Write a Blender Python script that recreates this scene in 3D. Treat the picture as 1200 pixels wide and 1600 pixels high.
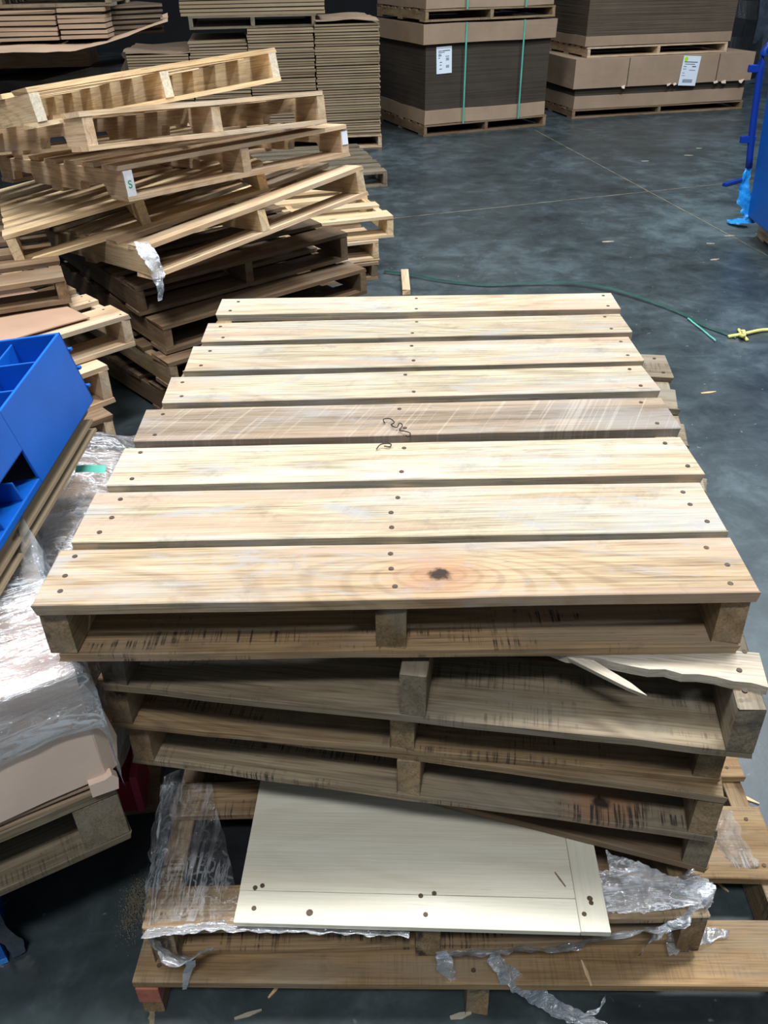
import bpy, bmesh, math, random
from mathutils import Vector, Matrix, Euler, noise as mnoise

for o in list(bpy.data.objects): bpy.data.objects.remove(o)
SC = bpy.context.scene
COL = SC.collection
RAD = math.radians

# ------------------------------------------------------------------ camera
CAM_Z, FPX, PITCH, ROLL = 1.60, 1290.0, RAD(34.14), 0.0152
_X = Vector((1, 0, 0)); _D = Vector((0, -math.sin(PITCH), -math.cos(PITCH))); _F = Vector((0, math.cos(PITCH), -math.sin(PITCH)))
IX = math.cos(ROLL) * _X + math.sin(ROLL) * _D
IY = -math.sin(ROLL) * _X + math.cos(ROLL) * _D
CPOS = Vector((0, 0, CAM_Z))
cam = bpy.data.cameras.new('camera'); cam.sensor_fit = 'AUTO'; cam.sensor_width = 36; cam.lens = FPX / 1600 * 36
cam.clip_start = 0.02; cam.clip_end = 100
camo = bpy.data.objects.new('camera', cam); COL.objects.link(camo)
m = Matrix((IX, -IY, -_F)).transposed().to_4x4(); m.translation = CPOS
camo.matrix_world = m
SC.camera = camo

# ------------------------------------------------------------------ world, lamps, exposure
wd = bpy.data.worlds.new('world'); SC.world = wd; wd.use_nodes = True
wd.node_tree.nodes['Background'].inputs[0].default_value = (0.62, 0.72, 0.80, 1)
wd.node_tree.nodes['Background'].inputs[1].default_value = 0.25
SC.view_settings.view_transform = 'Standard'; SC.view_settings.look = 'None'
SC.view_settings.gamma = 1; SC.view_settings.use_curve_mapping = False
SC.view_settings.exposure = 0.0

def ceiling_lamp(x, y, z, sx, sy, power, rz=0.0, col=(1.0, 0.985, 0.965)):
    l = bpy.data.lights.new('ceiling_lamp', 'AREA'); l.shape = 'RECTANGLE'; l.size = sx; l.size_y = sy
    l.energy = power; l.color = col
    o = bpy.data.objects.new('ceiling_lamp', l); COL.objects.link(o)
    o.location = (x, y, z); o.rotation_euler = (0, 0, rz)
    return o
ceiling_lamp(1.5, 1.8, 6.5, 1.3, 0.35, 350, RAD(15))
ceiling_lamp(-2.0, 1.6, 6.5, 2.4, 1.0, 430, RAD(15))
ceiling_lamp(-0.3, -2.2, 6.5, 1.6, 0.5, 270, RAD(15))  # added fill lamp behind the camera to brighten the front faces
ceiling_lamp(3.2, 6.2, 6.5, 1.6, 0.5, 420, RAD(15), (0.85, 0.93, 1.0))
ceiling_lamp(1.2, 9.2, 6.5, 1.6, 0.5, 30, RAD(15))

# ------------------------------------------------------------------ placing helpers
def wz(px, py, z):
    d = _F + IX * ((px - 600) / FPX) + IY * ((py - 800) / FPX)
    return CPOS + d * ((z - CAM_Z) / d.z)
def wy(px, py, y):
    d = _F + IX * ((px - 600) / FPX) + IY * ((py - 800) / FPX)
    return CPOS + d * (y / d.y)

# ------------------------------------------------------------------ node helpers
class NT:
    def __init__(s, name):
        s.m = bpy.data.materials.new(name); s.m.use_nodes = True; s.t = s.m.node_tree
        s.b = s.t.nodes['Principled BSDF']; s.out = s.t.nodes['Material Output']
    def n(s, t, **k):
        x = s.t.nodes.new(t)
        for a, b in k.items(): setattr(x, a, b)
        return x
    def l(s, a, b): s.t.links.new(a, b)
    def put(s, sock, v):
        if hasattr(v, 'is_linked') or isinstance(v, bpy.types.NodeSocket): s.l(v, sock)
        else: sock.default_value = v
    def math(s, op, a, b=0.0, c=None):
        x = s.n('ShaderNodeMath', operation=op); s.put(x.inputs[0], a); s.put(x.inputs[1], b)
        if c is not None: s.put(x.inputs[2], c)
        return x.outputs[0]
    def vmath(s, op, a, b):
        x = s.n('ShaderNodeVectorMath', operation=op); s.put(x.inputs[0], a); s.put(x.inputs[1], b)
        return x.outputs[1] if op in ('DISTANCE', 'LENGTH') else x.outputs[0]
    def noise(s, v, scale=1.0, detail=3.0, rough=0.55, dist=0.0):
        x = s.n('ShaderNodeTexNoise'); s.l(v, x.inputs['Vector'])
        x.inputs['Scale'].default_value = scale; x.inputs['Detail'].default_value = detail
        x.inputs['Roughness'].default_value = rough; x.inputs['Distortion'].default_value = dist
        return x.outputs[0]
    def sstep(s, v, a, b):
        x = s.n('ShaderNodeMapRange', interpolation_type='SMOOTHSTEP'); s.put(x.inputs[0], v)
        x.inputs[1].default_value = a; x.inputs[2].default_value = b
        return x.outputs[0]
    def ramp(s, v, stops):
        x = s.n('ShaderNodeValToRGB'); s.l(v, x.inputs[0]); e = x.color_ramp.elements
        while len(e) < len(stops): e.new(0.5)
        for i, (p, c) in enumerate(stops):
            e[i].position = p; e[i].color = (*c, 1)
        return x.outputs[0]
    def mix(s, f, a, b, mode='MIX'):
        x = s.n('ShaderNodeMix', data_type='RGBA', blend_type=mode)
        s.put(x.inputs[0], f)
        for q, v in ((x.inputs[6], a), (x.inputs[7], b)):
            if isinstance(v, tuple): q.default_value = (*v[:3], 1)
            else: s.l(v, q)
        return x.outputs[2]
    def bump(s, h, strength, dist=0.002):
        x = s.n('ShaderNodeBump'); x.inputs['Strength'].default_value = strength; x.inputs['Distance'].default_value = dist
        s.l(h, x.inputs['Height']); s.l(x.outputs[0], s.b.inputs['Normal'])
    def coords(s, spread=True):
        tc = s.n('ShaderNodeTexCoord'); v = tc.outputs['Object']
        oi = s.n('ShaderNodeObjectInfo'); s.rnd = oi.outputs['Random']; s.co = v
        if spread:
            cb = s.n('ShaderNodeCombineXYZ')
            for i, k in enumerate((37.0, 91.0, 53.0)): s.l(s.math('MULTIPLY', s.rnd, k), cb.inputs[i])
            v = s.vmath('ADD', v, cb.outputs[0])
        return v

def srgb(r, g, b):
    f = lambda c: (c / 255 / 12.92) if c / 255 <= 0.04045 else ((c / 255 + 0.055) / 1.055) ** 2.4
    return (f(r), f(g), f(b))

def wood(name, lo, mid, hi, grey=(150, 148, 142), grey_amt=0.4, dirt=0.3, streak=0.0, saw=0.0, pink=0.3, var=0.3, knots=(), auto_knots=True, grain=1.0, ring=0.28, blotch=0.0):
    t = NT(name); v = t.coords()
    a = t.noise(t.vmath('MULTIPLY', v, (1.3, 16, 16)), 1, 4, 0.6, 0.3)
    bb = t.noise(t.vmath('MULTIPLY', v, (0.9, 7, 7)), 1, 2, 0.5, 0.6)
    # rings: bands of a stretched field give the cathedral figure; explicit knots bend it
    fld = t.noise(t.vmath('MULTIPLY', v, (0.8, 5.5, 5.5)), 1, 1.5, 0.4, 0.4)
    kn = None
    for (kx, ky, kr) in knots:
        d = t.vmath('DISTANCE', t.vmath('MULTIPLY', t.co, (0.45, 1, 0)), (kx * 0.45, ky, 0))
        e = t.math('EXPONENT', t.math('MULTIPLY', d, -1.0 / (kr * 3.0)))
        fld = t.math('ADD', fld, t.math('MULTIPLY', e, 0.55))
        d2 = t.vmath('DISTANCE', t.vmath('MULTIPLY', t.co, (0.75, 1, 0)), (kx * 0.75, ky, 0))
        d2 = t.math('ADD', d2, t.math('MULTIPLY', t.math('SUBTRACT', t.noise(v, 90, 2), 0.5), kr * 0.9))
        k = t.sstep(d2, kr, kr * 0.45)
        halo = t.sstep(d2, kr * 4.5, kr * 0.6)
        kn = (k, halo) if kn is None else (t.math('MAXIMUM', kn[0], k), t.math('MAXIMUM', kn[1], halo))
    rings = t.math('SINE', t.math('MULTIPLY', fld, 85.0))
    rings = t.sstep(rings, 0.1, 1.0)
    tone = t.math('ADD', t.math('MULTIPLY', a, 0.55), t.math('MULTIPLY', bb, 0.45))
    c = t.ramp(tone, [(0.33, srgb(*lo)), (0.5, srgb(*mid)), (0.66, srgb(*hi))])
    heart = t.math('MULTIPLY', t.sstep(bb, 0.5, 0.62), pink)
    c = t.mix(heart, c, srgb(mid[0] * 0.92, mid[1] * 0.81, mid[2] * 0.72))
    c = t.mix(t.math('MULTIPLY', rings, ring), c, srgb(lo[0] * 0.8, lo[1] * 0.74, lo[2] * 0.66))
    g = t.noise(t.vmath('MULTIPLY', v, (7, 260, 260)), 1, 3, 0.6)
    c = t.mix(1.0, c, t.ramp(g, [(0.3, (1 - .34 * grain, 1 - .36 * grain, 1 - .38 * grain)), (0.55, (1, 1, 1)), (0.8, (1 + .1 * grain,) * 3)]), 'MULTIPLY')
    gr = t.sstep(t.noise(t.vmath('MULTIPLY', v, (2.6, 9, 9)), 1, 5, 0.65), 0.44, 0.66)
    c = t.mix(t.math('MULTIPLY', gr, grey_amt), c, srgb(*grey))
    if blotch:
        b1 = t.sstep(t.noise(t.vmath('MULTIPLY', v, (5, 15, 15)), 1, 7, 0.72, 1.2), 0.5, 0.68)
        c = t.mix(t.math('MULTIPLY', b1, blotch), c, srgb(146, 146, 146))
        b2 = t.sstep(t.noise(t.vmath('MULTIPLY', v, (1.1, 19, 19)), 1, 3, 0.6, 0.5), 0.52, 0.62)
        c = t.mix(t.math('MULTIPLY', b2, blotch * .75), c, srgb(160, 138, 118))
    if saw:
        mr = t.n('ShaderNodeMapping'); mr.inputs['Rotation'].default_value = (0, 0, 0.45); t.l(v, mr.inputs[0])
        mp = t.n('ShaderNodeMapping'); mp.inputs['Scale'].default_value = (150, 3, 3); t.l(mr.outputs[0], mp.inputs[0])
        w = t.noise(mp.outputs[0], 1, 3, 0.65)
        w = t.math('MULTIPLY', w, t.math('MULTIPLY_ADD', t.noise(v, 3.5, 2), 0.5, 0.78))
        c = t.mix(t.math('MULTIPLY', t.sstep(w, 0.55, 0.68), saw), c, srgb(226, 220, 208))
    if auto_knots:
        vo = t.n('ShaderNodeTexVoronoi'); vo.inputs['Scale'].default_value = 1.0
        t.l(t.vmath('MULTIPLY', v, (2.6, 7.0, 7.0)), vo.inputs['Vector'])
        k = t.sstep(vo.outputs['Distance'], 0.10, 0.05)
        sp = t.n('ShaderNodeSeparateColor'); t.l(vo.outputs['Color'], sp.inputs[0])
        k = t.math('MULTIPLY', k, t.math('GREATER_THAN', sp.outputs[0], 0.72))
        c = t.mix(t.math('MULTIPLY', k, 0.8), c, srgb(74, 50, 34))
    if kn:
        c = t.mix(t.math('MULTIPLY', kn[1], 0.55), c, srgb(150, 104, 72))
        c = t.mix(t.math('MULTIPLY', kn[0], 0.95), c, srgb(30, 20, 14))
    ck = t.noise(t.vmath('MULTIPLY', v, (1.6, 70, 70)), 1, 3, 0.6, 0.4)
    ck = t.sstep(t.math('ABSOLUTE', t.math('SUBTRACT', ck, 0.5)), 0.010, 0.0)
    ck = t.math('MULTIPLY', ck, t.sstep(t.noise(t.vmath('MULTIPLY', v, (2.2, 14, 14)), 1, 2), 0.52, 0.62))
    c = t.mix(t.math('MULTIPLY', ck, 0.55 * min(1.0, grain)), c, srgb(52, 44, 36))
    d = t.sstep(t.noise(v, 14, 6, 0.7), 0.54, 0.74)
    c = t.mix(t.math('MULTIPLY', d, dirt), c, srgb(78, 74, 68))
    if streak:
        s1 = t.noise(t.vmath('MULTIPLY', v, (230, 8, 8)), 1, 3, 0.65)
        s2 = t.noise(t.vmath('MULTIPLY', v, (3.5, 16, 16)), 1, 4, 0.65)
        sk = t.math('MULTIPLY', t.sstep(s1, 0.5, 0.62), t.sstep(s2, 0.5, 0.62))
        c = t.mix(t.math('MULTIPLY', sk, streak), c, srgb(26, 26, 28))
    hv = t.n('ShaderNodeHueSaturation'); t.l(c, hv.inputs['Color'])
    t.l(t.math('MULTIPLY_ADD', t.rnd, var, 1 - var / 2), hv.inputs['Value'])
    t.l(hv.outputs[0], t.b.inputs['Base Color'])
    t.b.inputs['Roughness'].default_value = 0.72; t.b.inputs['Specular IOR Level'].default_value = 0.3
    t.bump(t.math('ADD', g, t.math('MULTIPLY', a, 0.6)), 0.45, 0.0015)
    return t.m

def plain(name, c, rough=0.6, var=0.12, scale=6, metal=0.0, bumps=0.0, spec=0.4):
    t = NT(name); v = t.coords()
    n = t.noise(v, scale, 5, 0.6)
    cc = t.mix(1.0, srgb(*c), t.ramp(n, [(0.3, (1 - var, 1 - var, 1 - var)), (0.7, (1 + var * .6, 1 + var * .6, 1 + var * .6))]), 'MULTIPLY')
    t.l(cc, t.b.inputs['Base Color']); t.b.inputs['Roughness'].default_value = rough
    t.b.inputs['Metallic'].default_value = metal; t.b.inputs['Specular IOR Level'].default_value = spec
    if bumps: t.bump(t.noise(v, scale * 6, 4), bumps, 0.003)
    return t.m

def cardboard(name, c, stripe=0.0, freq=160.0, var=0.25):
    t = NT(name); v = t.coords()
    n = t.noise(v, 3.0, 5, 0.6)
    cc = t.mix(1.0, srgb(*c), t.ramp(n, [(0.3, (0.84, 0.83, 0.82)), (0.7, (1.08, 1.08, 1.08))]), 'MULTIPLY')
    if stripe:
        s = t.noise(t.vmath('MULTIPLY', t.co, (0.6, 0.6, freq)), 1, 2, 0.6)
        cc = t.mix(t.math('MULTIPLY', t.sstep(s, 0.52, 0.42), stripe), cc, srgb(c[0] * .3, c[1] * .28, c[2] * .26))
    hv = t.n('ShaderNodeHueSaturation'); t.l(cc, hv.inputs['Color'])
    t.l(t.math('MULTIPLY_ADD', t.rnd, var, 1 - var / 2), hv.inputs['Value'])
    t.l(hv.outputs[0], t.b.inputs['Base Color']); t.b.inputs['Roughness'].default_value = 0.8
    t.b.inputs['Specular IOR Level'].default_value = 0.2
    return t.m

def film(name, tint=(0.86, 0.92, 1.0), haze_sheen=0.10, gloss=0.3, axis=(3, 40, 40), rough=0.16, bstr=1.0, streak=0.7):
    """clear stretch film: mostly see-through, lamp glints on its creases painted in white, glossy all over"""
    t = NT(name); v = t.coords(False)
    t.t.nodes.remove(t.b)
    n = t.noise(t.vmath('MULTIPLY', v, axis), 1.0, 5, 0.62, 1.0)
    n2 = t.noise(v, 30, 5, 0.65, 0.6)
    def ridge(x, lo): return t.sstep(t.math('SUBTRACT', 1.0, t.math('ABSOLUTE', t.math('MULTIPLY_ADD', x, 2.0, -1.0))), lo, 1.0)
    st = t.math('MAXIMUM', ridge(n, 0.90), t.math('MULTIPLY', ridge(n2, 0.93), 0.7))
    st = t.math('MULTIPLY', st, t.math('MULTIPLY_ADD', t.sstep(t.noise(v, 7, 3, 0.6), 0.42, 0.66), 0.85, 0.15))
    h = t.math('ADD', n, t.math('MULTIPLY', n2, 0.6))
    bp = t.n('ShaderNodeBump'); bp.inputs['Strength'].default_value = bstr; bp.inputs['Distance'].default_value = 0.012
    t.l(h, bp.inputs['Height'])
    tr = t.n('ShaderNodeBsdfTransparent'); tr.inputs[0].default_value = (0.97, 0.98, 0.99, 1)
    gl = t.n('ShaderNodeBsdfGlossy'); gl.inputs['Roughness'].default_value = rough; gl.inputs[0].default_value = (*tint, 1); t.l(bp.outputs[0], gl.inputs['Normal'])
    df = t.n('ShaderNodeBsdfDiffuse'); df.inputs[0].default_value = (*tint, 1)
    m1 = t.n('ShaderNodeMixShader'); t.l(t.math('MULTIPLY_ADD', st, streak, haze_sheen), m1.inputs[0]); t.l(tr.outputs[0], m1.inputs[1]); t.l(df.outputs[0], m1.inputs[2])  # milky film plus white streaks painted for lamplight glinting on the creases
    fr = t.n('ShaderNodeFresnel'); fr.inputs[0].default_value = 1.45; t.l(bp.outputs[0], fr.inputs['Normal'])
    fac = t.math('MINIMUM', t.math('MULTIPLY_ADD', fr.outputs[0], 1.2, gloss * 0.35), 0.85)
    m2 = t.n('ShaderNodeMixShader'); t.l(fac, m2.inputs[0]); t.l(m1.outputs[0], m2.inputs[1]); t.l(gl.outputs[0], m2.inputs[2])
    t.l(m2.outputs[0], t.out.inputs[0])
    return t.m

def concrete():
    t = NT('floor_concrete'); v = t.coords(False)
    n1 = t.noise(v, 0.55, 5, 0.6, 0.6); n2 = t.noise(v, 5.0, 6, 0.7, 0.3); n3 = t.noise(v, 60, 4, 0.6)
    c = t.ramp(t.math('ADD', t.math('MULTIPLY', n1, 0.55), t.math('MULTIPLY', n2, 0.45)), [(0.38, srgb(36, 44, 46)), (0.5, srgb(54, 65, 69)), (0.62, srgb(80, 94, 100))])
    rot = t.n('ShaderNodeMapping'); rot.inputs['Rotation'].default_value = (0, 0, 0.5); rot.inputs['Scale'].default_value = (1.2, 30, 1); t.l(v, rot.inputs[0])
    sc = t.sstep(t.noise(rot.outputs[0], 1, 5, 0.7), 0.6, 0.8)
    c = t.mix(t.math('MULTIPLY', sc, 0.35), c, srgb(112, 124, 130))
    sp = t.sstep(t.noise(v, 34, 2, 0.5), 0.70, 0.76)
    c = t.mix(t.math('MULTIPLY', sp, 0.4), c, srgb(140, 148, 148))
    dk = t.sstep(t.noise(v, 1.7, 6, 0.7), 0.55, 0.75)
    c = t.mix(t.math('MULTIPLY', dk, 0.5), c, srgb(30, 36, 39))
    t.l(c, t.b.inputs['Base Color'])
    t.l(t.math('MULTIPLY_ADD', n2, 0.35, 0.22), t.b.inputs['Roughness'])
    t.b.inputs['Specular IOR Level'].default_value = 0.5
    t.bump(n3, 0.12, 0.002)
    return t.m

# ------------------------------------------------------------------ mesh helpers
def mesh(name, verts, faces, mat=None, smooth=False):
    me = bpy.data.meshes.new(name); me.from_pydata([tuple(v) for v in verts], [], faces); me.update()
    bm = bmesh.new(); bm.from_mesh(me); bmesh.ops.recalc_face_normals(bm, faces=bm.faces); bm.to_mesh(me); bm.free()
    if smooth:
        for p in me.polygons: p.use_smooth = True
    if mat: me.materials.append(mat)
    return me
def obj(name, me, parent=None, loc=(0, 0, 0), rot=(0, 0, 0), mat=None):
    o = bpy.data.objects.new(name, me); COL.objects.link(o)
    if parent: o.parent = parent
    o.location = loc; o.rotation_euler = rot
    if mat is not None and me is not None and not me.materials: me.materials.append(mat)
    if mat is not None and me is not None and me.materials[0] is not mat:
        o.material_slots[0].link = 'OBJECT'; o.material_slots[0].material = mat
    return o
def tag(o, label=None, cat=None, group=None, kind=None):
    if label: o['label'] = label
    if cat: o['category'] = cat
    if group: o['group'] = group
    if kind: o['kind'] = kind
    return o
def empty(name, loc, ypr=(0, 0, 0)):
    o = bpy.data.objects.new(name, None); COL.objects.link(o); o.empty_display_size = 0.1
    o.location = loc; o.rotation_mode = 'YXZ'; o.rotation_euler = (ypr[1], ypr[2], ypr[0])
    return o
def cuboid(name, x0, x1, y0, y1, z0, z1, mat, bevel=0.0, jit=0.0, seed=0, cuts=0):
    bm = bmesh.new(); bmesh.ops.create_cube(bm, size=1)
    for v in bm.verts: v.co = Vector((x0 + (v.co.x + .5) * (x1 - x0), y0 + (v.co.y + .5) * (y1 - y0), z0 + (v.co.z + .5) * (z1 - z0)))
    if cuts: bmesh.ops.subdivide_edges(bm, edges=bm.edges[:], cuts=cuts, use_grid_fill=True)
    if bevel and not cuts: bmesh.ops.bevel(bm, geom=bm.edges[:] , offset=bevel, segments=2, affect='EDGES', profile=.6)
    if jit:
        rr = random.Random(seed)
        off = Vector((rr.uniform(0, 50), rr.uniform(0, 50), rr.uniform(0, 50)))
        for v in bm.verts: v.co += mnoise.noise_vector(v.co * 3 + off) * jit
    me = bpy.data.meshes.new(name); bm.to_mesh(me); bm.free()
    if mat: me.materials.append(mat)
    return me
def board_mesh(name, ln, w, th, seed=0, n=3, wob=0.002, warp=0.0, ch=0.0, rag=0.003, mat=None):
    """a sawn board, local X along the grain, centred; edges wander, corners may be chamfered"""
    r = random.Random(seed); V = []; Fc = []
    ph = [r.uniform(0, 60) for _ in range(4)]; k = 8 if ch else 4
    def wn(i, x): return mnoise.noise(Vector((x * 3.1 + ph[i], i * 7.3, seed * .37))) + .5 * mnoise.noise(Vector((x * 11 + ph[i], i * 3.3, seed * .11)))
    for i in range(n + 1):
        x = -ln / 2 + ln * i / n
        a = w / 2 + wn(0, x) * wob; b = w / 2 + wn(1, x) * wob
        dz = wn(2, x * .4) * warp
        t0 = -th / 2 + dz; t1 = th / 2 + dz + wn(3, x) * wob * .3
        if ch: pr = [(-a + ch, t0), (b - ch, t0), (b, t0 + ch), (b, t1 - ch), (b - ch, t1), (-a + ch, t1), (-a, t1 - ch), (-a, t0 + ch)]
        else: pr = [(-a, t0), (b, t0), (b, t1), (-a, t1)]
        for (y, z) in pr: V.append((x + (r.uniform(-rag, rag) if i in (0, n) else 0), y, z))
    for i in range(n):
        for j in range(k):
            Fc.append((i * k + j, i * k + (j + 1) % k, (i + 1) * k + (j + 1) % k, (i + 1) * k + j))
    Fc.append(tuple(range(k))); Fc.append(tuple(range(n * k, n * k + k)))
    return mesh(name, V, Fc, mat)
def prism(name, poly, z0, z1, mat=None, axis='z'):
    n = len(poly)
    if axis == 'z': V = [(x, y, z0) for x, y in poly] + [(x, y, z1) for x, y in poly]
    else: V = [(x, z0, y) for x, y in poly] + [(x, z1, y) for x, y in poly]
    Fc = [tuple(range(n)), tuple(range(n, 2 * n))] + [(i, (i + 1) % n, n + (i + 1) % n, n + i) for i in range(n)]
    return mesh(name, V, Fc, mat)
def notched(name, ln, h, w, mat=None):
    r = 0.012; nd = 0.036
    P = [(-ln / 2, h / 2), (-ln / 2, -h / 2)]
    for c in (-ln * .28, ln * .28):
        P += [(c - .115, -h / 2), (c - .115 + .006, -h / 2 + nd - r), (c - .115 + r + .006, -h / 2 + nd), (c + .115 - r - .006, -h / 2 + nd), (c + .115 - .006, -h / 2 + nd - r), (c + .115, -h / 2)]
    P += [(ln / 2, -h / 2), (ln / 2, h / 2)]
    return prism(name, P, -w / 2, w / 2, mat, axis='y')
def tube(name, pts, r, mat=None, k=6, flat=1.0):
    V = []; Fc = []; n = len(pts)
    for i, p in enumerate(pts):
        p = Vector(p); d = (Vector(pts[min(i + 1, n - 1)]) - Vector(pts[max(i - 1, 0)])).normalized()
        u = d.cross(Vector((0, 0, 1)))
        u = u.normalized() if u.length > 1e-4 else Vector((1, 0, 0)); w = u.cross(d)
        for j in range(k):
            a = 2 * math.pi * j / k
            V.append(p + u * (math.cos(a) * r) + w * (math.sin(a) * r * flat))
    for i in range(n - 1):
        for j in range(k): Fc.append((i * k + j, i * k + (j + 1) % k, (i + 1) * k + (j + 1) % k, (i + 1) * k + j))
    Fc += [tuple(range(k)), tuple(range((n - 1) * k, n * k))]
    return mesh(name, V, Fc, mat, True)
def spline(pts, n):
    """Catmull-Rom through points"""
    P = [Vector(p) for p in pts]; P = [P[0] * 2 - P[1]] + P + [P[-1] * 2 - P[-2]]; out = []
    segs = len(P) - 3
    for i in range(n + 1):
        s = i / n * segs; k = min(int(s), segs - 1); u = s - k
        a, b, c, d = P[k:k + 4]
        out.append(0.5 * (2 * b + (c - a) * u + (2 * a - 5 * b + 4 * c - d) * u * u + (3 * b - a - 3 * c + d) * u ** 3))
    return out
def ribbon(name, pts, widths, side, nu=40, nv=8, crump=0.012, seed=0, mat=None, rag=0.3, freq=22):
    """crumpled sheet of film along a path; side = direction of its width"""
    path = spline(pts, nu); r = random.Random(seed); off = Vector((r.uniform(0, 40), r.uniform(0, 40), r.uniform(0, 40)))
    side = Vector(side); V = []; Fc = []
    for i, p in enumerate(path):
        s = i / nu * (len(widths) - 1); k = min(int(s), len(widths) - 2); w = widths[k] + (widths[k + 1] - widths[k]) * (s - k)
        e0 = 1 + rag * mnoise.noise(Vector((i * .45, 1.7, seed))); e1 = 1 + rag * mnoise.noise(Vector((i * .45, 9.7, seed)))
        for j in range(nv + 1):
            t = j / nv * 2 - 1
            q = p + side * (t * w * .5 * (e1 if t > 0 else e0))
            q = q + mnoise.noise_vector(q * freq + off) * crump + mnoise.noise_vector(q * freq * 2.7 + off) * crump * .45
            V.append(q)
    for i in range(nu):
        for j in range(nv): Fc.append((i * (nv + 1) + j, i * (nv + 1) + j + 1, (i + 1) * (nv + 1) + j + 1, (i + 1) * (nv + 1) + j))
    return mesh(name, V, Fc, mat, True)
def local_frame(o):
    return o.matrix_world
def rezero(o):
    """move a world-space mesh's origin to its own base"""
    me = o.data; xs = [v.co for v in me.vertices]
    c = Vector((sum(v.x for v in xs) / len(xs), sum(v.y for v in xs) / len(xs), min(v.z for v in xs)))
    for v in me.vertices: v.co -= c
    o.location = c
    return o

# ------------------------------------------------------------------ materials
M = {}
M['floor'] = concrete()
M['top'] = wood('wood_bleached_deck', (142, 131, 110), (176, 166, 143), (200, 193, 172), (156, 158, 156), 0.6, 0.36, saw=0.03, pink=0.36, var=0.24, auto_knots=False, blotch=.82, grain=1.5)
M['top_saw'] = wood('wood_bleached_sawn', (120, 106, 90), (144, 130, 112), (164, 153, 136), (138, 138, 138), 0.6, 0.24, blotch=.6, saw=0.13, grain=1.25, pink=0.35, var=0.1, auto_knots=False)
M['top_front'] = wood('wood_bleached_knotty', (142, 121, 96), (171, 152, 124), (196, 183, 158), (158, 159, 157), 0.65, 0.34, blotch=.8, pink=0.42, grain=1.5, var=0.05, knots=((0.062, -0.012, 0.017),), auto_knots=False)
M['aged'] = wood('wood_aged_brown', (112, 92, 66), (146, 125, 95), (172, 152, 120), (136, 128, 114), 0.5, 0.42, streak=0.85, grain=1.25, pink=0.3, var=0.22)
M['grey'] = wood('wood_weathered_grey', (96, 87, 72), (126, 115, 96), (150, 139, 118), (122, 118, 108), 0.6, 0.45, streak=0.5, grain=1.3, pink=0.08, var=0.2)
M['golden'] = wood('wood_golden_worn', (126, 102, 70), (156, 130, 94), (182, 158, 120), (144, 136, 120), 0.5, 0.36, streak=.2, pink=.3, var=.14, grain=1.2)
M['scuffed'] = wood('wood_scuffed_knotty', (104, 92, 74), (136, 123, 102), (158, 146, 124), (128, 124, 114), 0.5, 0.4, streak=0.85, pink=0.15, var=0.1, knots=((0.325, -0.035, 0.016),), auto_knots=False, grain=1.3)
M['pine'] = wood('wood_fresh_pine', (198, 168, 124), (218, 194, 154), (232, 214, 180), (206, 200, 184), 0.25, 0.06, pink=0.2, var=0.16)
M['tan'] = wood('wood_tan_pallet', (178, 150, 118), (206, 182, 150), (226, 208, 180), (186, 178, 164), 0.45, 0.12, pink=0.35, var=0.3)
M['brown'] = wood('wood_dark_pallet', (98, 78, 58), (128, 106, 82), (154, 132, 106), (120, 112, 100), 0.5, 0.4, pink=0.3, var=0.35)
M['poplar'] = wood('wood_pale_panel', (192, 188, 172), (205, 204, 190), (216, 216, 205), (192, 195, 186), 0.3, 0.03, pink=0.2, var=0.04, auto_knots=False, grain=.22, ring=.08)
M['kraft'] = cardboard('kraft_board', (158, 137, 117), var=.12)
M['kraft_pink'] = cardboard('kraft_board_pinkish', (222, 201, 186), var=0.05)
M['kraft_tan'] = cardboard('kraft_board_tan', (170, 142, 122), var=0.05)
M['kraft_dim'] = cardboard('kraft_layers', (92, 81, 69), 0.55, 150)
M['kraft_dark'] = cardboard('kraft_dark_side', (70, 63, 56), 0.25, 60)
M['kraft_layer'] = cardboard('kraft_sheet_edge', (150, 134, 110), 0.0, var=0.0)
M['film'] = film('stretch_film_clear', haze_sheen=.02, gloss=.06, axis=(34, 4, 34), streak=.3)
M['film_dense'] = film('stretch_film_layered', haze_sheen=0.2, gloss=0.6, axis=(5, 42, 42), rough=0.14, bstr=1.0, streak=.75)
M['film_thick'] = film('stretch_film_bunched', haze_sheen=0.34, gloss=0.7, axis=(6, 60, 60), rough=0.14, bstr=1.0, streak=.6)
M['film_wrap'] = film('stretch_film_wrap', haze_sheen=0.09, gloss=0.55, axis=(2.5, 22, 22), rough=0.15, bstr=1.0, streak=.65)
M['film_black'] = plain('black_film', (34, 36, 40), 0.28, 0.4, 8, bumps=0.6, spec=0.6)
M['film_grey'] = plain('grey_wrapped_goods', (66, 78, 92), 0.3, 0.5, 9, bumps=0.8, spec=0.6)
M['blue'] = plain('blue_plastic', (10, 92, 190), 0.42, 0.12, 9, spec=0.45)
M['bin_blue'] = plain('bin_blue_plastic', (6, 98, 200), 0.45, 0.1, 5)
M['blue_dark'] = plain('blue_painted_steel', (12, 52, 150), 0.4, 0.1)
M['blue_film'] = plain('blue_film', (40, 150, 235), 0.25, 0.3, 30, bumps=0.6, spec=0.6)
M['nail'] = plain('nail_steel', (84, 72, 62), 0.6, 0.5, 200, metal=0.4)
M['strap'] = plain('green_strap', (88, 178, 158), 0.35, 0.2)
M['strap_dark'] = plain('dark_green_strap', (24, 66, 58), 0.35, 0.2)
M['mint'] = plain('mint_strap', (110, 214, 196), 0.4, 0.05)
M['yellow'] = plain('yellow_twine', (206, 208, 128), 0.7, 0.2, 40)
M['paper'] = plain('label_paper', (225, 236, 250), 0.5, 0.03)
M['ink'] = plain('label_ink', (70, 84, 104), 0.7, 0.05)
M['lime'] = plain('lime_sticker', (176, 236, 40), 0.5, 0.03)
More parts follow.
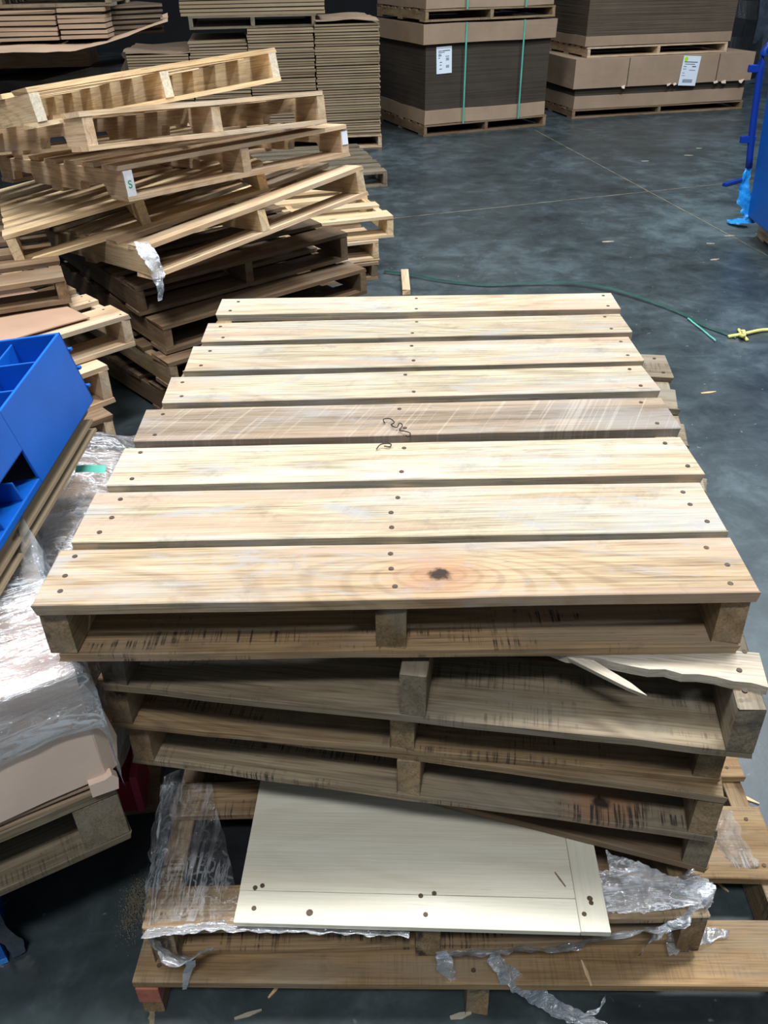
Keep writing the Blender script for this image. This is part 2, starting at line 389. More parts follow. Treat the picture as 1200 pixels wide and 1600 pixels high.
M['greenink'] = plain('green_ink', (60, 150, 120), 0.7, 0.1)
M['red'] = plain('maroon_card', (140, 20, 44), 0.55, 0.2)
M['redpaint'] = plain('red_painted_end', (168, 104, 88), 0.7, 0.3, 40)
M['endgrain'] = plain('pale_end_grain', (206, 198, 180), 0.8, 0.3, 120, bumps=0.4)
M['wire'] = plain('black_wire', (16, 15, 15), 0.5, 0.1)
M['black'] = plain('black_print', (22, 22, 24), 0.7, 0.1)
M['dust'] = plain('sawdust', (128, 122, 110), 0.9, 0.3, 120, bumps=0.8)
M['joint'] = plain('joint_filler', (128, 120, 98), 0.7, 0.5, 12)
M['wall'] = plain('dark_wall', (40, 42, 46), 0.8, 0.2, 1)
M['splint'] = wood('wood_splintered', (150, 142, 128), (182, 174, 158), (206, 200, 186), (160, 158, 152), 0.5, 0.2, pink=0.15, var=0.1, auto_knots=False)
M['whitepaint'] = plain('white_painted_end', (214, 220, 224), 0.7, 0.15, 60)

# ------------------------------------------------------------------ setting
fl = obj('floor', mesh('floor', [(-14, -4, 0), (14, -4, 0), (14, 22, 0), (-14, 22, 0)], [(0, 1, 2, 3)], M['floor']))
tag(fl, kind='structure')
def joint(p, q, w, seed):
    p = Vector(p); q = Vector(q); d = q - p; n = 40; s = Vector((-d.y, d.x, 0)).normalized()
    r = random.Random(seed); V = []; Fc = []
    for i in range(n + 1):
        c = p + d * i / n
        for sg in (-1, 1): V.append((c.x + s.x * sg * w * r.uniform(.25, .6), c.y + s.y * sg * w * r.uniform(.25, .6), 0.0012))
    for i in range(n): Fc.append((2 * i, 2 * i + 1, 2 * i + 3, 2 * i + 2))
    return obj('joint_line', mesh('joint_line', V, Fc, M['joint']), fl)
jc = wz(1025, 305, 0)
joint(wz(835, 203, 0), wz(1215, 408, 0), 0.010, 1)
joint(wz(560, 347, 0), wz(1180, 282, 0), 0.012, 2)
joint(wz(238, 1545, 0), wz(236, 1640, 0), 0.012, 3)
wb = obj('wall_back', cuboid('wall_back', -14, 14, 20.0, 20.2, 0, 9, M['wall'])); tag(wb, kind='structure')

# ------------------------------------------------------------------ pallets
NAIL = mesh('nail', [(0.0042 * math.cos(a * math.pi / 4), 0.0042 * math.sin(a * math.pi / 4), z) for z in (-0.002, 0.0009) for a in range(8)],
            [tuple(range(8)), tuple(range(8, 16))] + [(i, (i + 1) % 8, 8 + (i + 1) % 8, 8 + i) for i in range(8)], M['nail'])
CACHE = {}
def cached_board(ln, w, th, var, n, wob, warp, ch, mat):
    k = (round(ln, 3), round(w, 3), round(th, 4), var, n, mat)
    if k not in CACHE: CACHE[k] = board_mesh('board', ln, w, th, var * 13 + 5, n, wob, warp, ch, 0.004, M[mat])
    return CACHE[k]
def nails_on(b, xs, half_w, top, seed, per=2):
    r = random.Random(seed)
    for x in xs:
        for k in range(per):
            y = -half_w * .62 + 2 * half_w * .62 * (k / max(per - 1, 1)) + r.uniform(-.006, .006)
            obj('nail', NAIL, b, (x + r.uniform(-.012, .012), y, top))
def pallet(label, pos, ypr, W=1.016, L=1.219, td=0.016, hs=0.086, tb=0.016, ws=0.036, mat='tan', smat=None, bmat=None, nd=7, wd=0.1, deck=None, bottom=None,
           group='heap pallets', n=3, wob=0.003, warp=0.003, ch=0.0, nail=False, notch=False, seed=0, skew=0.0, skip=(), name='wooden_pallet', xs=None, hero=False):
    r = random.Random(seed); e = empty(name, pos, ypr)
    tag(e, label, 'pallet', group)
    smat = smat or mat; bmat = bmat or mat
    if deck is None:
        deck = []
        lead = wd * 1.35
        inner = (L - 2 * lead - (nd - 2) * wd) / (nd - 1)
        y = 0
        for i in range(nd):
            w_ = lead if i in (0, nd - 1) else wd
            deck.append((y, w_)); y += w_ + inner
    if bottom is None: bottom = [(0, wd * 1.3), (L / 2 - wd / 2, wd), (L - wd * 1.3, wd * 1.3)]
    for i, (y, w_) in enumerate(deck):
        if i in skip: continue
        me = cached_board(W, w_, td, (seed * 7 + i) % 6, n, wob, warp, ch, mat)
        b = obj('deck_board', me, e, (W / 2 + skew * (y + w_ / 2) + r.uniform(-.006, .006), y + w_ / 2, tb + hs + td / 2), (0, 0, r.uniform(-.004, .004)))
        if nail: nails_on(b, (-W / 2 + .03, 0, W / 2 - .03), w_ / 2, td / 2, seed * 31 + i)
    for i, x in enumerate(xs or (ws / 2 + .002, W / 2, W - ws / 2 - .002)):
        if notch:
            k = ('notch', L, hs, ws, smat)
            if k not in CACHE: CACHE[k] = notched('stringer', L - .004, hs, ws, M[smat])
            me = CACHE[k]
        else: me = cached_board(L - .004, ws, hs, (seed + i) % 3, n, .002, .001, ch, smat)
        obj('stringer', me, e, (x + skew * L / 2, L / 2, tb + hs / 2), (0, 0, math.pi / 2 - math.atan(skew)))
    for i, (y, w_) in enumerate(bottom):
        me = cached_board(W, w_, tb, (seed * 5 + i + 2) % 6, n, wob, warp * .6, ch, bmat)
        obj('bottom_board', me, e, (W / 2 + skew * (y + w_ / 2), y + w_ / 2, tb / 2), (0, 0, r.uniform(-.003, .003)))
    return e

GM = 'pallets stacked in the middle foreground'
# --- the top pallet of the near stack: each deck board where it lies
P1Z = 0.855; TD = 0.020
p1 = empty('wooden_pallet', (wz(45, 944, P1Z).x, 0.884, P1Z - 0.118)); tag(p1, 'bleached eight-board pallet lying on top of the near stack', 'pallet', GM)
p1i = Matrix.Translation(-Vector(p1.location))
rows = [((45, 944), (100, 860), (1187, 927), (1140, 838)), ((110, 846), (150, 770), (1134, 830), (1095, 752)), ((167, 758), (197, 700), (1092, 740), (1072, 682)),
        ((210, 689), (230, 640), (1055, 669), (1038, 620)), ((250, 629), (272, 590), (1027, 610), (1008, 570)), ((285, 580), (305, 540), (1001, 563), (985, 527)),
        ((313, 533), (330, 505), (985, 519), (968, 490)), ((337, 491), (350, 467), (966, 482), (958, 457))]
mats = ['top_front', 'top', 'top', 'top_saw', 'top', 'top', 'top', 'top']
for i, (fl_, bl_, fr_, br_) in enumerate(rows):
    a, b, c, d = (wz(*q, P1Z) for q in (fl_, bl_, fr_, br_))
    lm_ = (a + b) / 2; rm_ = (c + d) / 2; dr = rm_ - lm_
    wdt = ((b - a).y + (d - c).y) / 2
    bo = obj('deck_board', board_mesh('deck_board', dr.length, wdt, TD, 40 + i, 26, 0.0018, 0.0010, 0.0015, 0.003, M[mats[i]]), p1,
             p1i @ Vector(((lm_.x + rm_.x) / 2, (lm_.y + rm_.y) / 2, P1Z - TD / 2)), (0, 0, math.atan2(dr.y, dr.x)))
    Lh = dr.length / 2
    nails_on(bo, (-Lh + .035, -.005, Lh - .032), wdt / 2, TD / 2, 70 + i, 3 if i < 2 else 2)
SK = 0.0864 / 1.219; ang = math.atan(SK)
for i, x in enumerate((0.022, 0.503, 0.995)):
    obj('stringer', board_mesh('stringer', 1.205, 0.040, 0.084, 60 + i, 10, .004, 0, .002, .004, M['aged']), p1, (x + SK * .61, 0.005 + .605, 0.016 + .042), (0, 0, math.pi / 2 - ang))
for i, (y, w_) in enumerate(((0.004, .135), (.30, .09), (.56, .09), (.82, .09), (1.08, .135))):
    obj('bottom_board', board_mesh('bottom_board', 1.0, w_, .016, 80 + i, 14, .003, .001, .001, .004, M['aged']), p1, (0.508 + SK * (y + w_ / 2), y + w_ / 2, .008), (0, 0, -.004))

def low(label, px_l, px_r, zb, h, mat, seed, smat=None, skip=(), L=1.2, dx=0.0, nd=7, xs=None, dyaw=0.0, **kw):
    """a pallet of the near stack; left and right ends of its bottom front edge fix its place and turn"""
    a = wz(*px_l, zb); b = wz(*px_r, zb); d = b - a; yaw = math.atan2(d.y, d.x) + dyaw
    return pallet(label, a + Vector((dx, 0, 0)), (yaw, 0, 0), W=max(d.length, .98), L=L, td=.016, tb=.016, hs=h - .032, ws=.040, mat=mat, smat=smat, seed=seed, group=GM, n=12, wob=.006, warp=.002, ch=.0015, skip=skip, nd=nd, xs=xs,
                  bottom=[(0, .15), (.33, .09), (.56, .09), (.8, .09), (L - .14, .14)], **kw)
p2 = low('grey weathered pallet with a split front board, second from the top', (165, 1078), (1168, 1162), .619, .118, 'grey', 3, skip=(0,), nail=True, dyaw=RAD(-1.8))
p3 = low('brown pallet with black scuffs on its front board, third in the near stack', (175, 1137), (1122, 1228), .5, .119, 'aged', 5)
p4 = low('greyish pallet with a knot hole low on the right, fourth in the near stack', (210, 1193), (1113, 1317), .383, .117, 'aged', 8, bmat='scuffed')
a5 = wz(1102, 1366, .265); y5 = RAD(-17.5)
p5 = pallet('darkest pallet at the bottom of the near stack, resting on the pale panel', a5 - Vector((math.cos(y5), math.sin(y5), 0)) * 1.0, (y5, 0, 0), W=1.0, L=1.15, td=.016, tb=.016, hs=.086, ws=.04, mat='grey', smat='grey', bmat='brown', seed=11, group=GM, n=10, wob=.005, ch=.0015)
# splintered rest of the broken lead board on p2 and the splinter that hangs from it
rr = random.Random(4); W2 = 0.99
def jag(x0, x1, y0, y1, n, amp, taper=0.0):
    lo = []; hi = []
    for i in range(n + 1):
        u = i / n; x = x0 + (x1 - x0) * u
        lo.append((x, y0 + rr.uniform(0, amp) + (y1 - y0) * taper * (1 - u) ** 2)); hi.append((x, y1 - rr.uniform(0, amp * .6)))
    return lo + hi[::-1]
sb = obj('deck_board', prism('split_board', jag(-.36, .15, -.022, .05, 22, .012, .9), -.008, .008, M['splint']), p2, (W2 - .14, .055, .11), (0.03, 0, -.015))
tag(sb, 'splintered grey front board with torn edge')
sp = obj('splinter', prism('splinter', [(-.075, -.010), (-.02, -.008), (.04, -.006), (.068, -.002), (.04, .004), (-.02, .008), (-.075, .010)], -.004, .004, M['splint']), sb, (-.075, -.012, -.006), (0.2, .14, -.42))
for k, (x, y) in enumerate(((.46, .02), (.46, .06), (.475, .10))): obj('nail', NAIL, p2, (.505 + x, y, .119))

# ------------------------------------------------------------------ pale panel, wrapped pallet and lowest pallet
GL = 'pallets under the pale panel'
v0 = wz(207, 1532, .11); yv = RAD(-1.5)
pv = pallet('wide lowest pallet on the floor with a red-painted left foot', (v0.x, v0.y, 0), (yv, 0, 0), W=1.215, L=1.0, td=.02, tb=0.0001, hs=.09, ws=.04, mat='golden', smat='aged', deck=[(0, .118), (.205, .165), (.44, .1), (.64, .1), (.84, .14)], bottom=[], seed=17, n=10, wob=.003, ch=.002, nail=True, group=GL)
M_ = obj('painted_end', cuboid('painted_end', 0, .041, -.001, .05, .04, .088, M['redpaint'], .002), pv, (0.001, -.003, 0)); tag(M_, 'red painted stringer end')
u0 = wz(225, 1452, .235)
pu = pallet('film-wrapped old pallet with wide gaps lying beneath the pale panel', (u0.x, u0.y, .1105), (RAD(0.4), 0, 0), W=.965, L=1.1, td=.017, tb=.017, hs=.09, ws=.042, mat='aged', smat='aged', deck=[(0, .078), (.222, .08), (.4, .08), (.6, .08), (.8, .08), (1.0, .1)], bottom=[(.02, .1), (.5, .1), (.98, .1)], seed=21, n=10, wob=.004, ch=.002, group=GL)
bkf = obj('black_film', cuboid('black_film', -.19, .19, -.12, .12, 0, .003, M['film_black'], cuts=8, jit=.012, seed=17)); bkf.location = (-.19, 1.01, .134); tag(bkf, 'shiny black film under the open gap of the wrapped pallet', 'film')
# pale panel on battens
pa = wz(365, 1441, .264); pb = wz(955, 1457, .264); yp = math.atan2(pb.y - pa.y, pb.x - pa.x); PW = (pb - pa).length
pn = empty('plywood_panel', (pa.x, pa.y, .2365), (yp, 0, 0)); tag(pn, 'pale smooth wooden panel with nail marks under the pallet stack', 'panel')
S_ = .050
obj('panel_sheet', board_mesh('panel_sheet', PW - S_, .43, .012, 3, 6, .0005, 0, .001, .0005, M['poplar']), pn, ((PW - S_) / 2, .058 + .215, .0215))
obj('panel_strip', board_mesh('panel_strip', PW - S_, .0575, .012, 4, 6, .0005, 0, .001, .0005, M['poplar']), pn, ((PW - S_) / 2, .0285, .0212))
obj('panel_edge_strip', board_mesh('panel_edge_strip', .488, .049, .012, 5, 6, .0005, 0, .001, .0005, M['poplar']), pn, (PW - .0245, .244, .0217), (0, 0, math.pi / 2))
for x in (.31, PW - .035): obj('batten', board_mesh('batten', .45, .072, .0155, 6, 3, .001, 0, .001, .002, M['poplar']), pn, (x, .235, .0077), (0, 0, math.pi / 2))
for (x, y) in ((.03, .025), (.026, .062), (.038, .066), (.32, .022), (.312, .055), (.335, .06), (.585, .03), (.60, .05)): obj('nail', NAIL, pn, (x, y, .0277))
for (x, y, r_) in ((.125, .02, .006), (PW - .025, .058, .005)):
    k = obj('knot', mesh('knot', [(r_ * math.cos(a * .63), r_ * math.sin(a * .63), .0002) for a in range(10)], [tuple(range(10))], M['nail']), pn, (x, y, .0277))

# ------------------------------------------------------------------ heap of tilted pallets on the left
GH = 'tilted pallets in the heap'
heap = {
 'A': ([-1.113, 2.958, 1.137, 0.754, -0.170, -0.046], 'pine', 'bright yellow pine pallet on the very top of the heap', dict(nd=7, wd=.09)),
 'B': ([-0.945, 2.90, 1.073, 0.754, -0.150, 0.035], 'tan', 'tan pallet with notched stringers just under the yellow one', dict(notch=True)),
 'C': ([-0.875, 3.0, 0.888, 0.729, -0.095, -0.012], 'tan', 'tan pallet with a green mark on its left stringer end', dict(notch=True)),
 'D': ([-1.359, 3.084, 0.639, 0.395, -0.07, -0.166], 'pine', 'steeply tilted pallet of many narrow bright slats at the left edge', dict(nd=9, wd=.085, notch=False)),
 'E': ([-0.825, 2.949, 0.628, 0.669, -0.125, -0.135], 'tan', 'pale tilted pallet with a scrap of film on its front corner', dict(nd=6, wd=.1, tm='pine')),
 'F': ([-0.959, 3.163, 0.412, 0.639, 0.007, -0.028], 'brown', 'dark brown pallet in the lower half of the heap', dict()),
 'G': ([-0.85, 3.063, 0.29, 0.682, 0.011, -0.012], 'brown', 'brown pallet with a yellowish stringer end behind the top board of the near stack', dict()),
}
HP = {}
for i, (k, (x, mt, lab, kw)) in enumerate(heap.items()):
    kw = dict(kw); sm = kw.pop('tm', None)
    HP[k] = pallet(lab, x[:3], x[3:], mat=mt, smat=sm, seed=30 + i, group=GH, n=4, warp=.004, wob=.004, **kw)
h0 = wz(270, 612, .166)
HP['H'] = pallet('dark pallet low in the heap, its side beam showing by the floor', (h0.x, h0.y, .168), (.70, 0, 0), mat='brown', smat='aged', seed=41, group=GH, n=4)
HP['I'] = pallet('dark pallet flat on the floor beneath the heap', (h0.x - .06, h0.y + .1, .045), (.74, 0, 0), mat='brown', seed=42, group=GH, n=4)
HP['I'].location.z = 0.001
jc_ = wz(104, 440, .65); yj = RAD(24); ju = Vector((math.cos(yj), math.sin(yj), 0))
for j, lab in enumerate(('grey-brown pallet half hidden under the bright slatted one',)):
    o_ = jc_ - ju * 1.016
    HP['J%d' % j] = pallet(lab, (o_.x, o_.y, .562), (yj, 0, -.01), hs=.062, mat='brown', smat='brown', seed=44 + j, group=GH, n=3)
# ends of stringers painted or stickered
def end_patch(e, x, name, mat, h=.084, w=.034, z=.016):
    return obj(name, cuboid(name, -w / 2, w / 2, -.0018, 0.0, 0, h, M[mat]), e, (x, .0005, z + .001))
for x in (.02, .508, .996): end_patch(HP['A'], x, 'stringer_end', 'endgrain')
end_patch(HP['C'], .02, 'painted_end', 'whitepaint'); end_patch(HP['C'], .996, 'sticker', 'paper', .05, .03, .045)
cu = bpy.data.curves.new('mark', 'FONT'); cu.body = 'S'; cu.size = .036; cu.align_x = 'CENTER'; cu.extrude = .0004
tmp = bpy.data.objects.new('tmp', cu); COL.objects.link(tmp); bpy.context.view_layer.update()
tme = bpy.data.meshes.new_from_object(tmp.evaluated_get(bpy.context.evaluated_depsgraph_get())); bpy.data.objects.remove(tmp)
tme.materials.clear(); tme.materials.append(M['greenink'])
obj('stamp', tme, HP['C'], (.02, -.0022, .045), (math.pi / 2, 0, 0))
# scrap of film on pallet E's corner
fp = [wz(226, 392, .74), wz(240, 398, .72), wz(246, 412, .69), wz(243, 432, .66)]
cE = Vector(heap['E'][0][:3])
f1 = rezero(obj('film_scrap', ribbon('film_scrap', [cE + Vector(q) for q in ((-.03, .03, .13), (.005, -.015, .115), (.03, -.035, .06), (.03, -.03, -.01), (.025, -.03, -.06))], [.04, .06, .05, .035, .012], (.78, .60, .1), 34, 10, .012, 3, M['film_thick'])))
f1.data.update(); tag(f1, 'torn clear film hanging from a pallet corner in the heap', 'film')

# pile behind the heap: bright new pallet over two darker ones, and a grey one on the floor
GB = 'flat pallets behind the heap'
kc = wz(615, 337, .345); yk = RAD(18)
ku = Vector((math.cos(yk), math.sin(yk), 0))
for j, (z, mt, lab, dx) in enumerate(((.225, 'pine', 'new whitish pallet poking out to the right behind the heap', 0), (.105, 'tan', 'reddish pallet just under the new whitish one', -.09), (.001, 'brown', 'dark pallet at the bottom behind the heap', -.1))):
    o_ = kc + ku * (dx - 1.016)
    pallet(lab, (o_.x, o_.y - .02 * j, z), (yk, 0, 0), mat=mt, hs=.086 if j < 2 else .07, seed=50 + j, group=GB, n=3, nd=5 if j == 0 else 7, L=1.1)
qc = wz(606, 292, 0); yq = RAD(13); qu = Vector((math.cos(yq), math.sin(yq), 0))
pallet('grey pallet lying alone on the floor beyond the heap', qc - qu * 1.016 + Vector((0, 0, .001)), (yq, 0, 0), mat='grey', seed=55, group=GB, n=3, td=.02)

# stack of pallets on the left under a sheet of cardboard
GS = 'pallets stacked by the blue plastic pallet'
rc = wz(203, 490, .55); yr = RAD(45); ru = Vector((math.cos(yr), math.sin(yr), 0))
o_ = rc - ru * 1.016
pr = pallet('pale pallet carrying a brown sheet, beside the heap', (o_.x, o_.y, .43), (yr, 0, 0), mat='tan', seed=60, group=GS, n=6, hs=.086, nail=True)
sc_ = wz(178, 765, 0); names = ['brown pallet on the floor at the left, lowest of its stack', 'brown pallet second up in the left stack', 'brown pallet third up in the left stack, under the pale one']
for j in range(3):
    o_ = Vector((sc_.x, sc_.y, 0)) - ru * 1.016 + Vector((.02 * j, .06 * j, 0))
    pallet(names[j], (o_.x, o_.y, .001 + .142 * j), (yr + (.03, -.03, .02)[j], 0, 0), mat='tan' if j == 2 else 'brown', smat='tan', seed=62 + j, group=GS, n=4, hs=.106, td=.018, tb=.018)
sh = obj('cardboard_sheet', cuboid('cardboard_sheet', -.75, .0, -.0, .85, 0, .004, M['kraft_tan'], cuts=6, jit=.006, seed=3))
sp_ = wz(140, 497, .556); sh.location = (sp_.x, sp_.y, .556); sh.rotation_euler = (0, 0, yr); tag(sh, 'thin brown cardboard sheet lying on a pale pallet at the left', 'cardboard')

# ------------------------------------------------------------------ film-wrapped load at the left edge
tc = wz(207, 1310, .31); yt = RAD(29); tu = Vector((math.cos(yt), math.sin(yt), 0)); tv = Vector((-math.sin(yt), math.cos(yt), 0))
TW, TL_ = 1.0, 1.1
o_ = tc - tu * TW
pt = pallet('grey pallet under the film-wrapped cardboard load at the left edge', (o_.x, o_.y, .31), (yt, 0, 0), W=TW, L=TL_, td=.022, tb=.018, hs=.105, ws=.075, mat='grey', seed=71, group='pallets at the left edge', n=8, ch=.002)
ld = empty('cardboard_load', (o_.x, o_.y, .456), (yt, 0, 0)); tag(ld, 'pinkish-brown cardboard load on a grey pallet at the left edge', 'cardboard')
obj('carton_body', cuboid('carton_body', 0.0, TW - .01, .005, TL_, .022, .262, M['kraft_pink'], cuts=9, jit=.012, seed=8), ld)
for j in range(4): obj('corrugated_layer', cuboid('corrugated_layer', 0, TW - .004 - .01 * j, .002 + .006 * (j % 2), TL_, .002 + .006 * j, .0065 + .006 * j, M['kraft'], cuts=14, jit=.004, seed=20 + j), ld)
obj('torn_corner', prism('torn_corner', [(-.03, 0), (.012, -.004), (.016, .02), (.008, .034), (-.004, .028), (-.03, .03)], -.004, .012, M['kraft_pink'], 'y'), ld, (TW - .01, -.006, .006))
obj('torn_flap', prism('torn_flap', [(0, 0), (.03, -.006), (.045, .05), (.03, .14), (.012, .2), (0, .2)], -.002, .002, M['kraft_pink'], 'y'), ld, (TW - .012, .003, .03), (0, 0, .7))
def wrap_film():
    # drapes over the top of the load, a hand's breadth down its front and a little down its right side
    nu, nv = 110, 100; V = []; Fc = []; FD = .125
    N = lambda a, b, c: mnoise.noise(Vector((a, b, c)))
    for i in range(nu + 1):
        for j in range(nv + 1):
            u = i / nu; w = j / nv
            x = u * (TW + .13); s = w * (TL_ + FD)
            over = max(0, x - TW); down = max(0, s - TL_)
            down *= 1 + .22 * N(x * 6, 2.2, 0)
            # warped coordinates make the creases run together and split
            wx = x + .12 * N(x * 1.6, s * 1.9, 4); ws_ = s + .10 * N(x * 1.9, s * 1.4, 9) - .22 * x
            r1 = 1 - abs(N(wx * 2.4, ws_ * 15, 1.2)) * 2; r2 = 1 - abs(N(wx * 6, ws_ * 38, 5.2)) * 2
            wr = r1 * .007 + r2 * .0028
            lump = (N(x * 4.2, s * 4.2, 7) * .028 + .026) * max(0, min(1, (TL_ - .08 - s) * 4)) * (1 if over == 0 else 0)
            rd = min(1.0, down / .02); ro = min(1.0, over / .02)
            p = Vector((min(x, TW) + .004 * ro, (TL_ - s if s < TL_ else 0) - .006 * rd, .276 - down - over * 1.1))
            p.z += (wr + lump) * (1 - rd) * (1 - ro * .8)
            p.y -= wr * 1.1 * rd; p.x += wr * 1.0 * ro
            V.append(p)
    for i in range(nu):
        for j in range(nv): Fc.append((i * (nv + 1) + j, i * (nv + 1) + j + 1, (i + 1) * (nv + 1) + j + 1, (i + 1) * (nv + 1) + j))
    return mesh('stretch_film', V, Fc, M['film_wrap'], True)
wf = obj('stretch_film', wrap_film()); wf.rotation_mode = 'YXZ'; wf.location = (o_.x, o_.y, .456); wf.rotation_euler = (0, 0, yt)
tag(wf, 'wrinkled clear stretch film wrapped over the cardboard load at the left edge', 'film')
wbp = Vector((-.62, 1.40, .25)); wbn = empty('wrapped_bundle', wbp); tag(wbn, 'lumpy film-wrapped bundle squeezed between the load and the near stack', 'bundle')
def wedge(name, grow, z1, jit, seed, mat, smooth):
    bm = bmesh.new(); P = [(-.535, 1.06), (-.525, 1.35), (-.56, 1.74), (-.72, 1.76), (-.90, 1.74), (-.80, 1.48), (-.66, 1.24)]
    c = Vector((-.66, 1.46)); q = [c + (Vector(p) - c) * (1 + grow) for p in P]; n = len(q)
    lv = [(0, 1.0), (.2, 1.02), (.36, 1.0), (z1 - .28, .9), (z1 - .25, .6), (z1 - .24, .25)]
    R_ = [[bm.verts.new((c.x + (p.x - c.x) * k - wbp.x, c.y + (p.y - c.y) * k - wbp.y, z)) for p in q] for z, k in lv]
    for a_, b_ in zip(R_, R_[1:]):
        for i in range(n): bm.faces.new((a_[i], a_[(i + 1) % n], b_[(i + 1) % n], b_[i]))
    bm.faces.new(R_[-1]); bmesh.ops.recalc_face_normals(bm, faces=bm.faces)
    bmesh.ops.subdivide_edges(bm, edges=bm.edges[:], cuts=4, use_grid_fill=True)
    of = Vector((seed, seed * 2.3, 0))
    for v in bm.verts: v.co += mnoise.noise_vector(v.co * 9 + of) * jit + mnoise.noise_vector(v.co * 26 + of) * jit * .4
    me = bpy.data.meshes.new(name); bm.to_mesh(me); bm.free(); me.materials.append(mat)
    if smooth:
        for p in me.polygons: p.use_smooth = True
    return me
obj('bundle_core', wedge('bundle_core', -.06, .66, .012, 3, M['kraft'], False), wbn)
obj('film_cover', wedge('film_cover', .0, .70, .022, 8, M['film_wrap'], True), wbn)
# loose curl of stiff clear sheet on the film
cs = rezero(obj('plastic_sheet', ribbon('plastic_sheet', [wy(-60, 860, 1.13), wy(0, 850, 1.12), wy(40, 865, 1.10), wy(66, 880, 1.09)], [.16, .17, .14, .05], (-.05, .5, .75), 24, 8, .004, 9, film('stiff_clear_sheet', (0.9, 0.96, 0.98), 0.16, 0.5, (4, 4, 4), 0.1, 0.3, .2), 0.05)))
tag(cs, 'stiff clear plastic sheet curling up on the film at the left edge', 'plastic sheet')
# stack of sheets under the blue pallet
by, bp_, br = RAD(-6), RAD(8), RAD(-9.5)
BW, BL, BH = .6, .8, .15
Rb = Euler((bp_, br, by), 'YXZ').to_matrix()
bo_ = wy(147, 625, 1.45) - Rb @ Vector((BW, BL, 0))
ck = empty('cardboard_bundle', bo_ - Rb @ Vector((0, 0, .06)), (by, bp_, br)); tag(ck, 'layered cardboard sheets pressed under the blue plastic pallet', 'cardboard')
for j in range(8): obj('sheet', cuboid('sheet', .02, BW - .015 - .012 * (j % 3), .1, BL - .015 - .01 * ((j * 2) % 3), .007 * j, .007 * j + .0055, M['kraft_layer'], cuts=5, jit=.003, seed=40 + j), ck)
# blue plastic pallet
bl = empty('plastic_pallet', bo_, (by, bp_, br)); tag(bl, 'bright blue plastic pallet with open ribs tipped on the cardboard', 'pallet')
B = M['blue']
def bx(name, *a, parent=bl, bev=.002): return obj(name, cuboid(name, *a, B, bev), parent)
wall = bx('side_wall', BW - .006, BW, BL - .25, BL, 0, BH)
bx('side_wall', BW - .006, BW, 0, BL - .25, BH * .48, BH)
bx('side_rail', BW - .05, BW, 0, BL - .25, 0, .012)
bx('back_wall', 0, BW, BL - .006, BL, 0, BH)
bx('front_wall', 0, BW, 0, .006, 0, BH)
bx('side_wall', 0, .006, 0, BL, 0, BH)
for k in range(1, 6): bx('rib', BW * k / 6 - .002, BW * k / 6 + .002, .006, BL - .006, .075, BH - .004 - .004 * (k % 2))
for k in range(1, 9): bx('rib', .006, BW - .006, BL * k / 9 - .002, BL * k / 9 + .002, .07, BH - .006)
bx('inner_floor', .006, BW - .006, .006, BL - .006, .066, .072)
for k in range(4): bx('lattice_bar', BW - .06 - .04 * k, BW - .052 - .04 * k, 0, BL - .25, .03, .045)
for k in range(8): bx('lattice_bar', BW - .2, BW - .05, .03 + .066 * k, .038 + .066 * k, .03, .044)
for k in range(7): bx('opening_rib', BW - .05, BW - .004, BL - .31 - .07 * k, BL - .306 - .07 * k, .012, .05)
for k in range(3): bx('tab', BW - .012, BW + .004, BL, BL + .008, .028 + .04 * k, .034 + .04 * k)
# mint strap end beside it
stp = spline([wz(118, 733, .76), wz(135, 732, .765), wz(165, 733, .77)], 8)
sd = obj('strap_end', ribbon('strap_end', stp, [.016, .016], (0, .85, .5), 10, 1, .0, 1, M['mint'], 0)); rezero(sd); tag(sd, 'short mint green strap end sticking out of the film', 'strap')
# carton under the load, blue-taped
cb0 = wz(11, 1502, 0); yb = RAD(25); cbx = empty('carton', (cb0.x, cb0.y, 0), (yb, 0, 0)); tag(cbx, 'brown carton with blue tape holding up the grey pallet', 'box')
obj('carton_body', cuboid('carton_body', -.5, 0, 0, .45, .002, .307, M['kraft'], .004), cbx)
obj('tape', cuboid('tape', -.012, .003, -.003, .45, .001, .3, M['blue'], .001), cbx)
obj('tape', cuboid('tape', -.5, .003, -.0035, .001, .001, .016, M['blue_film'], .0005), cbx)
obj('printed_mark', cuboid('printed_mark', -.034, -.031, -.0012, .001, .14, .26, M['black']), cbx)
obj('printed_mark', cuboid('printed_mark', -.06, -.031, -.0012, .001, .257, .26, M['black']), cbx)
obj('printed_mark', cuboid('printed_mark', -.06, -.031, -.0012, .001, .14, .143, M['black']), cbx)
fz = rezero(obj('film_flap', ribbon('film_flap', [Vector((cb0.x + .008, cb0.y + .02, .16)), Vector((cb0.x + .014, cb0.y + .005, .1)), Vector((cb0.x + .02, cb0.y + .01, .04)), Vector((cb0.x + .022, cb0.y + .01, .008))], [.012, .025, .03, .025], (.8, .5, 0), 14, 5, .003, 6, M['film_grey'])))
tag(fz, 'greyish film flap beside the taped carton on the floor', 'film')
rb = wz(230, 1278, 0); rx = empty('red_box', (rb.x, rb.y, .03), (RAD(8), 0, 0)); tag(rx, 'small maroon box behind the wrapped load', 'box')
obj('box_body', cuboid('box_body', -.10, 0, 0, .10, 0, .10, M['red'], .003), rx); obj('box_flap', cuboid('box_flap', -.014, .002, -.003, .10, .0, .115, plain('pink_card', (186, 70, 96), .6), .001), rx)
rbd = obj('wood_offcut', board_mesh('wood_offcut', .2, .12, .028, 9, 4, .003, 0, .001, .003, M['brown']), None, (rb.x - .08, rb.y + .06, .0145), (0, 0, RAD(8))); tag(rbd, 'grey board offcut lying under the maroon box', 'board')

